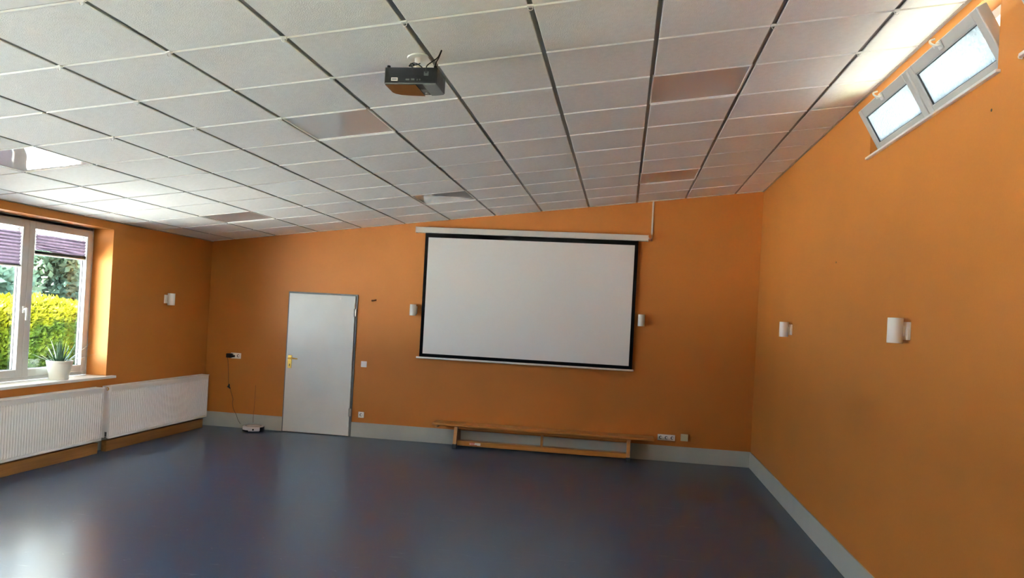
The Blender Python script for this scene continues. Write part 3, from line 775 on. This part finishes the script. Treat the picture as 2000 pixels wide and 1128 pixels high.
o = MB().tube([(-5.042, D - 0.004, 0.612), (-5.044, D - 0.005, 0.45), (-5.046, D - 0.006, 0.30), (-5.046, D - 0.018, 0.21), (-5.044, D - 0.022, 0.085)], 0.0022).build('thin_cable', M['cord2'])
tag(o, 'thin brown cable running up the wall behind the robot vacuum', 'cable')

rv = empty('robot_vacuum', (-4.950, 9.655, 0), 'round pinkish white robot vacuum on the floor by the back wall', 'robot vacuum', rot=(0, 0, 0.1))
MB().lathe([(0.100, 0.010), (0.134, 0.016), (0.140, 0.030), (0.140, 0.062), (0.132, 0.074), (0.110, 0.077)], (0, 0, 0), 48).build('body', M['vac'], rv)
MB().lathe([(0.102, 0.0768), (0.104, 0.0785), (0.099, 0.0785), (0.097, 0.0768)], (0, 0, 0), 48, cap=False).build('trim_ring', M['black'], rv)
MB().lathe([(0.096, 0.0765), (0.094, 0.079), (0.060, 0.0795)], (0, 0, 0), 48).build('lid', M['vac'], rv)
def arc_band(r0, r1, za, zb, a0, a1, n=24):
    mb = MB(); out = [(r1 * cos(a0 + (a1 - a0) * k / n), r1 * sin(a0 + (a1 - a0) * k / n)) for k in range(n + 1)]
    inn = [(r0 * cos(a0 + (a1 - a0) * k / n), r0 * sin(a0 + (a1 - a0) * k / n)) for k in range(n, -1, -1)]
    return mb.prism(out + inn, 'z', za, zb)
arc_band(0.125, 0.1425, 0.009, 0.030, radians(195), radians(262)).build('bumper', M['black'], rv)
arc_band(0.130, 0.1440, 0.006, 0.066, radians(-32), radians(40)).build('dust_bin', M['black'], rv)
arc_band(0.135, 0.1430, 0.030, 0.052, radians(286), radians(294), 6).build('sensor_window', M['black'], rv)
wm = MB().lathe([(0.018, -0.008), (0.018, 0.008)], (0, 0, 0), 16, 'x').mesh('wheel', M['rubber'])
for s in (-1, 1): link('wheel', wm, rv, (s * 0.085, 0, 0.018))

# ------------------------------------------------------------------ projector
pj = empty('projector', (-1.199, 3.975, cz(-1.199)), 'black video projector hanging from the ceiling, rear side with cables', 'projector')
PT = Matrix.Translation((1.199, -3.975, -cz(-1.199)))
def ppart(mb, nm, mt, par=pj):
    bmesh.ops.transform(mb.bm, matrix=PT, verts=mb.bm.verts[:]); return mb.build(nm, mt, par)
px0, px1, pz0, pz1, py0 = -1.345, -1.053, 2.981, 3.074, 3.876
front = [(px1, 4.058), (px1 - 0.05, 4.076), (px1 - 0.12, 4.084), (px0 + 0.10, 4.078), (px0 + 0.04, 4.066), (px0 + 0.012, 4.046), (px0, 4.02)]
outl = [(px0 + 0.004, py0), (px1 - 0.004, py0), (px1, py0 + 0.004)] + front + [(px0, py0 + 0.004)]
cxp, cyp = (px0 + px1) / 2, 3.975
cbm = MB(); cbm.prism(outl, 'z', pz0 + 0.007, pz1)
body = ppart(cbm, 'case', M['black'])
inset = lambda f: [(cxp + (x - cxp) * f, cyp + (y - cyp) * f) for x, y in outl]
xs = px1 - 0.095
def clip_poly(pts, x, keep_left):
    out = []
    for i in range(len(pts)):
        a, b = pts[i], pts[(i + 1) % len(pts)]
        ina, inb = ((a[0] <= x) == keep_left), ((b[0] <= x) == keep_left)
        if ina: out.append(a)
        if ina != inb:
            t = (x - a[0]) / (b[0] - a[0]); out.append((x, a[1] + t * (b[1] - a[1])))
    return out
pl = inset(0.975)
ppart(MB().prism(clip_poly(pl, xs - 0.022, True), 'z', pz0, pz0 + 0.008), 'glossy_cover', M['gloss'], body)
ppart(MB().prism(clip_poly(pl, xs + 0.018, False), 'z', pz0 + 0.001, pz0 + 0.008), 'grey_cover', M['grey'], body)
ppart(MB().box((px0 + 0.004, py0 - 0.002, pz0 + 0.004), (px1 - 0.004, py0 + 0.003, pz0 + 0.010), 0.001), 'edge_trim', M['grey'], body)
lb = MB(); lb.lathe([(0.026, 4.020), (0.028, 4.026), (0.028, 4.085), (0.023, 4.090)], (xs - 0.002, 0, pz0 + 0.036), 28, 'y'); ln_ = ppart(lb, 'lens_barrel', M['lens'])
lb = MB(); lb.lathe([(0.0005, 4.094), (0.014, 4.092), (0.022, 4.0885)], (xs - 0.002, 0, pz0 + 0.036), 24, 'y'); ppart(lb, 'lens', M['gloss'], ln_)
ppart(MB().box((xs - 0.020, 3.975, pz0 + 0.0015), (xs + 0.016, 4.010, pz0 + 0.008), 0.002), 'focus_lever', M['lens'], ln_)
lb = MB(); lb.lathe([(0.010, pz0 - 0.001), (0.012, pz0 + 0.008)], (xs - 0.002, 4.045, 0), 18, 'z'); ppart(lb, 'focus_ring', M['lens'], ln_)
rp = MB().box((px0 + 0.022, py0 - 0.0015, pz0 + 0.018), (px1 - 0.022, py0 + 0.002, pz1 - 0.012), 0.001); rpo = ppart(rp, 'connector_panel', M['black'], body)
ppart(MB().box((-1.306, py0 - 0.0035, 3.001), (-1.270, py0 - 0.001, 3.018)), 'label_sticker', M['paper'], body)
ppart(MB().box((-1.302, py0 - 0.0042, 3.006), (-1.274, py0 - 0.003, 3.013)), 'label_print', M['grey'], body)
for xa, xb, za, zb in ((-1.195, -1.176, 3.004, 3.014), (-1.165, -1.158, 3.004, 3.012), (-1.150, -1.143, 3.004, 3.012), (-1.125, -1.100, 3.030, 3.052), (-1.225, -1.205, 3.004, 3.012)):
    ppart(MB().box((xa, py0 - 0.006, za), (xb, py0, zb), 0.001), 'connector', M['grey'], body)
for fx in (px0 + 0.018, px1 - 0.014): ppart(MB().lathe([(0.010, pz1 - 0.004), (0.009, pz1 + 0.012)], (fx, py0 + 0.012, 0), 14, 'z'), 'foot', M['black'], body)
vb = MB()
for k in range(9): vb.box((px1 - 0.001, 3.90 + k * 0.012, pz0 + 0.02), (px1 + 0.0015, 3.905 + k * 0.012, pz1 - 0.02))
ppart(vb, 'vent', M['rubber'], body)
mb_ = MB(); mb_.box((-1.245, 3.93, pz1), (-1.145, 4.03, pz1 + 0.010), 0.003); mb_.lathe([(0.016, pz1 + 0.008), (0.016, cz(-1.2) - 0.006)], (-1.198, 3.985, 0), 20, 'z')
mb_.tube([(-1.24, 3.94, pz1 + 0.006), (-1.29, 3.91, pz1 + 0.004)], 0.006); mb_.tube([(-1.15, 4.02, pz1 + 0.006), (-1.10, 4.04, pz1 + 0.004)], 0.006)
ppart(mb_, 'ceiling_mount', M['white'])
pm = MB().lathe([(0.055, -0.008), (0.058, -0.004), (0.058, 0.0)], (0, 0, 0), 28).build('mount_plate', M['white'], pj, (0.001, 0.010, 0.0)); pm.rotation_euler = ceil_rot
zc_ = cz(-1.15)
for pts in ([(-1.162, py0 - 0.004, 3.008), (-1.170, py0 - 0.028, 3.03), (-1.190, py0 - 0.020, 3.075), (-1.205, py0 + 0.01, 3.098), (-1.190, py0 + 0.05, 3.105), (-1.180, 3.975, 3.13)],
            [(-1.112, py0 - 0.006, 3.042), (-1.125, py0 - 0.035, 3.060), (-1.165, py0 - 0.015, 3.090), (-1.205, py0 + 0.03, 3.106), (-1.225, py0 + 0.05, 3.098), (-1.205, 3.96, 3.115)],
            [(-1.108, py0 - 0.006, 3.045), (-1.105, py0 - 0.03, 3.070), (-1.085, py0 + 0.0, 3.105), (-1.062, py0 + 0.03, 3.140), (-1.050, py0 + 0.05, cz(-1.05) - 0.004)],
            [(-1.070, py0 + 0.02, 3.075), (-1.068, py0 + 0.02, 3.105), (-1.058, py0 + 0.035, 3.140), (-1.048, py0 + 0.05, cz(-1.048) - 0.004)]):
    ppart(MB().tube(smooth_path(pts, 6), 0.0032), 'cable', M['black'])

# ------------------------------------------------------------------ plant on the sill
pc = (-5.895, 7.160, 0.8405)
pl_ = empty('potted_plant', pc, 'spiky green succulent in a cream pot on the window sill', 'plant')
MB().lathe([(0.086, 0.0), (0.092, 0.004), (0.097, 0.05), (0.112, 0.12), (0.121, 0.165), (0.122, 0.182), (0.126, 0.184), (0.127, 0.198), (0.124, 0.203), (0.117, 0.202), (0.114, 0.165)], (0, 0, 0), 48).build('pot', M['pot'], pl_)
MB().lathe([(0.114, 0.175), (0.080, 0.182), (0.02, 0.186)], (0, 0, 0), 32).build('soil', M['soil'], pl_)
rnd = random.Random(5)
def leaf_mesh(length, width, lean, curl, n=8):
    mb = MB(); pts = []
    for k in range(n + 1):
        t = k / n; a = lean + curl * t
        # integrate along the curve
        if k == 0: cx_, cz_ = 0.0, 0.0
        else: cx_ += length / n * sin(a); cz_ += length / n * cos(a)
        w_ = width * (1 - t) ** 0.75 * (0.85 + 0.3 * sin(pi * min(1, t * 2))) + 0.0006
        th = w_ * 0.38
        nx, nz = cos(a), -sin(a)
        pts += [(cx_ + nx * th * 0.2, -w_, cz_ + nz * th * 0.2), (cx_ - nx * th * 0.35, 0, cz_ - nz * th * 0.35), (cx_ + nx * th * 0.2, w_, cz_ + nz * th * 0.2), (cx_ + nx * th, 0, cz_ + nz * th)]
    fs = []
    for k in range(n):
        for b in range(4): fs.append((k * 4 + b, k * 4 + (b + 1) % 4, k * 4 + 4 + (b + 1) % 4, k * 4 + 4 + b))
    fs += [(0, 1, 2, 3), tuple(4 * n + q for q in (3, 2, 1, 0))]
    mb.poly(pts, fs)
    return mb
for k in range(30):
    if k < 26:
        az = k * 2.399 + rnd.uniform(-0.3, 0.3); q = k / 26
        lean = 0.10 + 0.85 * q ** 1.2 + rnd.uniform(-0.06, 0.08); length = 0.245 - 0.07 * q + rnd.uniform(-0.03, 0.04); mt = M['aloe']
    else:
        # the few long bent leaves that hang out to the far side, and one to the near side
        az, lean, length = ((1.25, 1.0, 0.36), (1.45, 1.15, 0.30), (1.05, 1.2, 0.32), (-2.0, 1.15, 0.33))[k - 26]; mt = M['aloe2'] if k < 29 else M['aloe']
    rr = 0.012 + 0.05 * (k / 30)
    lm = leaf_mesh(length, 0.0115 + rnd.uniform(0, 0.003), lean, rnd.uniform(-0.25, 0.15))
    o = lm.build('leaf', mt, pl_, (rr * cos(az), rr * sin(az), 0.178)); o.rotation_euler = (0, 0, az)

# ------------------------------------------------------------------ pleated blinds on the sashes
def blind(y0, y1, z0, z1, label, crumple):
    e = empty('pleated_blind', (-6.055, (y0 + y1) / 2, z1), label, 'blind', 'purple pleated blinds')
    T = Matrix.Translation(-Vector(e.location))
    def part(mb, nm, mt, par=e):
        bmesh.ops.transform(mb.bm, matrix=T, verts=mb.bm.verts[:]); return mb.build(nm, mt, par)
    fb = MB(); zt, zb = z1 - 0.048, z0 + 0.022
    npl = int(round((zt - zb) / 0.0165)); ny = 24; pts = []
    for a in range(npl + 1):
        for b in range(ny + 1):
            f = a / npl; y = y0 + 0.008 + (y1 - y0 - 0.016) * b / ny; z = zt + (zb - zt) * f
            x = -6.052 + (0.008 if a % 2 else -0.008)
            if crumple:
                g = max(0.0, f - 0.45) / 0.55; yy = b / ny
                z += g * (0.030 * (1 - yy) ** 1.5 + 0.010 * sin(yy * 9 + a)) * (1.0 if f > 0.5 else 0.4); x += 0.006 * g * sin(yy * 14 + a * 2)
            pts.append((x, y, z))
    fb.poly(pts, [(a * (ny + 1) + b, a * (ny + 1) + b + 1, (a + 1) * (ny + 1) + b + 1, (a + 1) * (ny + 1) + b) for a in range(npl) for b in range(ny)])
    part(fb, 'pleated_fabric', M['blind'])
    part(MB().box((-6.060, y0, z1 - 0.030), (-6.050, y1, z1 - 0.022), 0.002), 'top_rail', M['white'])
    part(MB().box((-6.066, y0, z0), (-6.040, y1, z0 + 0.014), 0.003), 'bottom_rail', M['white'])
    part(MB().box((-6.064, y0 + 0.003, z0 + 0.014), (-6.042, y1 - 0.003, z0 + (0.042 if crumple else 0.026)), 0.003), 'lower_profile', M['blinddark'])
    for yy in (y0 + 0.003, y1 - 0.003):
        part(MB().tube([(-6.052, yy, z1 - 0.01), (-6.052, yy, z0 + 0.01)], 0.0022, 6), 'cord', M['white'])
    return e
blind(6.912, 7.652, 2.140, 2.405, 'short crumpled purple pleated blind at the top of the right window sash', True)
blind(6.000, 6.742, 1.998, 2.405, 'longer smooth purple pleated blind on the left window sash at picture edge', False)

# ------------------------------------------------------------------ small things on the walls
o = MB().tube(smooth_path([(0, 0, 0), (0, -0.02, 0.0), (0.03, -0.035, 0.003), (0.062, -0.035, 0.010)], 4), 0.009).lathe([(0.012, -0.004), (0.010, 0.0)], (0, 0, 0), 12, 'y').build('wall_hook', M['cord2'], None, (-3.412, D, 1.880))
tag(o, 'small rusty brown hook in the wall between door and screen', 'hook')
q = MB(); q.lathe([(0.006, -0.003), (0.008, 0.0)], (0, 0, 0), 16, 'x'); q.tube(smooth_path([(0.003, 0, 0), (-0.010, 0, -0.002), (-0.014, 0, 0.004), (-0.012, 0, 0.008)], 4), 0.004)
o = q.build('wall_hook', M['white'], None, (R, 3.585, 3.036)); tag(o, 'small white hook beside the high window at the right picture edge', 'hook')
sm = MB().lathe([(0.008, -0.004), (0.006, -0.006)], (0, 0, 0), 12, 'x').mesh('wall_screw', M['rubber'])
for (y, z, lab) in ((6.375, 2.345, 'tiny dark screw in the right wall, midway between ceiling and lamps'), (3.845, 2.875, 'tiny dark screw in the right wall just below the high window')):
    o = link('wall_screw', sm, None, (R + 0.003, y, z)); tag(o, lab, 'screw')

# ------------------------------------------------------------------ outside: terrace, lawn, hedge, trees
struct('ground_terrace', MB().box((-13.3, -14, -0.30), (3.2, 18, -0.16)), M['paving'])  # pale paving added to bounce sunlight up to the ceiling
struct('ground_bounce_yard', MB().box((-48, -45, -0.30), (-13.3, 8.0, -0.165)), M['paving'])  # unseen pale ground, added to bounce sunlight deep into the room
struct('ground_lawn', MB().box((-60, -40, -0.45), (60, 70, -0.18)), M['grass'])

hs0 = empty('bounce_house', (13.0, 1.0, -0.18), 'unseen white house added outside the right wall to bounce sunlight indoors', 'house')  # unseen, added so its sunlit wall brightens the radiators
MB().box((-3.0, -9.0, 0.0), (3.0, 9.0, 6.2)).build('house_wall', M['plaster'], hs0)
MB().prism([(-3.4, 6.2), (3.4, 6.2), (0.0, 8.4)], 'y', -9.4, 9.4).build('house_roof', M['roof'], hs0)
wm_ = MB().box((-0.02, -0.6, 0), (0.04, 0.6, 1.3), 0.01).mesh('house_window', M['hole'])
for yy in (-6, 0, 6):
    for zz in (0.95, 3.8): link('house_window', wm_, hs0, (-3.02, yy, zz))

def leaf_cloud(name, n, sampler, size, rng, mt, parent):
    vs, fs = [], []
    for k in range(n):
        p, nrm = sampler(rng)
        d = (nrm + Vector((rng.uniform(-1, 1), rng.uniform(-1, 1), rng.uniform(-0.6, 1.2))) * 0.9).normalized()
        s = d.cross(Vector((rng.uniform(-1, 1), rng.uniform(-1, 1), rng.uniform(-1, 1)))).normalized()
        l_ = size * rng.uniform(0.7, 1.4); w_ = l_ * rng.uniform(0.28, 0.45)
        i = len(vs)
        vs += [p - d * l_ * 0.3, p + s * w_ + d * l_ * 0.2, p + d * l_, p - s * w_ + d * l_ * 0.25]
        fs.append((i, i + 1, i + 2, i + 3))
    me = bpy.data.meshes.new(name); me.from_pydata(vs, [], fs); me.materials.append(mt)
    o = bpy.data.objects.new(name, me); COL.objects.link(o); o.parent = parent
    return o

HX, HT = -13.45, 1.46
he = empty('thuja_hedge', (HX - 0.45, 9, -0.18), 'clipped yellow-green conifer hedge outside the left window', 'hedge')
hc = MB().box((-0.30, 0, 0.0), (0.24, 14, HT - 0.02), 0.1); hc.build('hedge_core', M['twig'], he)
def hs_(rng):
    y = rng.uniform(-0.2, 14)
    bulge = 0.10 * sin(y * 2.1) + 0.06 * sin(y * 5.3 + 1)
    if rng.random() < 0.66:
        z = rng.uniform(0, HT + 0.12)
        return Vector((0.42 + bulge + rng.uniform(-0.16, 0.05), y, z)), Vector((0.9, 0, 0.35))
    return Vector((rng.uniform(-0.45, 0.45), y, HT + 0.18 + 0.7 * bulge + rng.uniform(-0.12, 0.03) + (rng.random() ** 6) * 0.12)), Vector((0.1, 0, 1))
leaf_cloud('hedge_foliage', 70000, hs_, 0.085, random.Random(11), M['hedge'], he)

def tree(x, y, hgt, rad, label, seed):
    rng = random.Random(seed)
    e = empty('garden_tree', (x, y, -0.18), label, 'tree', 'garden trees behind the hedge')
    MB().tube([(0, 0, 0), (0.05, 0.03, hgt * 0.3), (0.0, 0.1, hgt * 0.6), (0.05, 0.05, hgt * 0.9)], [0.20, 0.16, 0.10, 0.03], 10).build('trunk', M['bark'], e)
    blobs = [(Vector((rng.uniform(-0.6, 0.6) * rad, rng.uniform(-0.6, 0.6) * rad, hgt * rng.uniform(0.25, 0.85))), rad * rng.uniform(0.4, 0.65)) for _ in range(22)]
    def smp(rng):
        c, r = rng.choice(blobs)
        v = Vector((rng.gauss(0, 1), rng.gauss(0, 1), rng.gauss(0, 1))).normalized()
        return c + v * r * rng.uniform(0.75, 1.05), v
    leaf_cloud('crown', 22000, smp, 0.17, rng, M['tree'], e)
for k, (x, y, hg, rd, lab) in enumerate((
        (-16.8, 16.4, 5.2, 1.75, 'leafy garden tree seen above the hedge in the left window pane'),
        (-17.0, 21.0, 5.6, 1.75, 'leafy garden tree seen above the hedge in the right window pane'),
        (-17.0, 25.6, 5.4, 1.75, 'farther garden tree behind the hedge near the window reveal'),
        (-21.6, 20.0, 6.2, 1.75, 'tall garden tree in the back row behind the left window pane'),
        (-21.6, 24.6, 6.4, 1.75, 'tall garden tree in the back row behind the middle of the window'),
        (-21.6, 29.2, 6.4, 1.75, 'tall garden tree in the back row behind the right window pane'),
        (-16.8, 11.8, 5.0, 1.75, 'garden tree behind the hedge at the left picture edge'))):
    tree(x, y, hg, rd, lab, 100 + k)
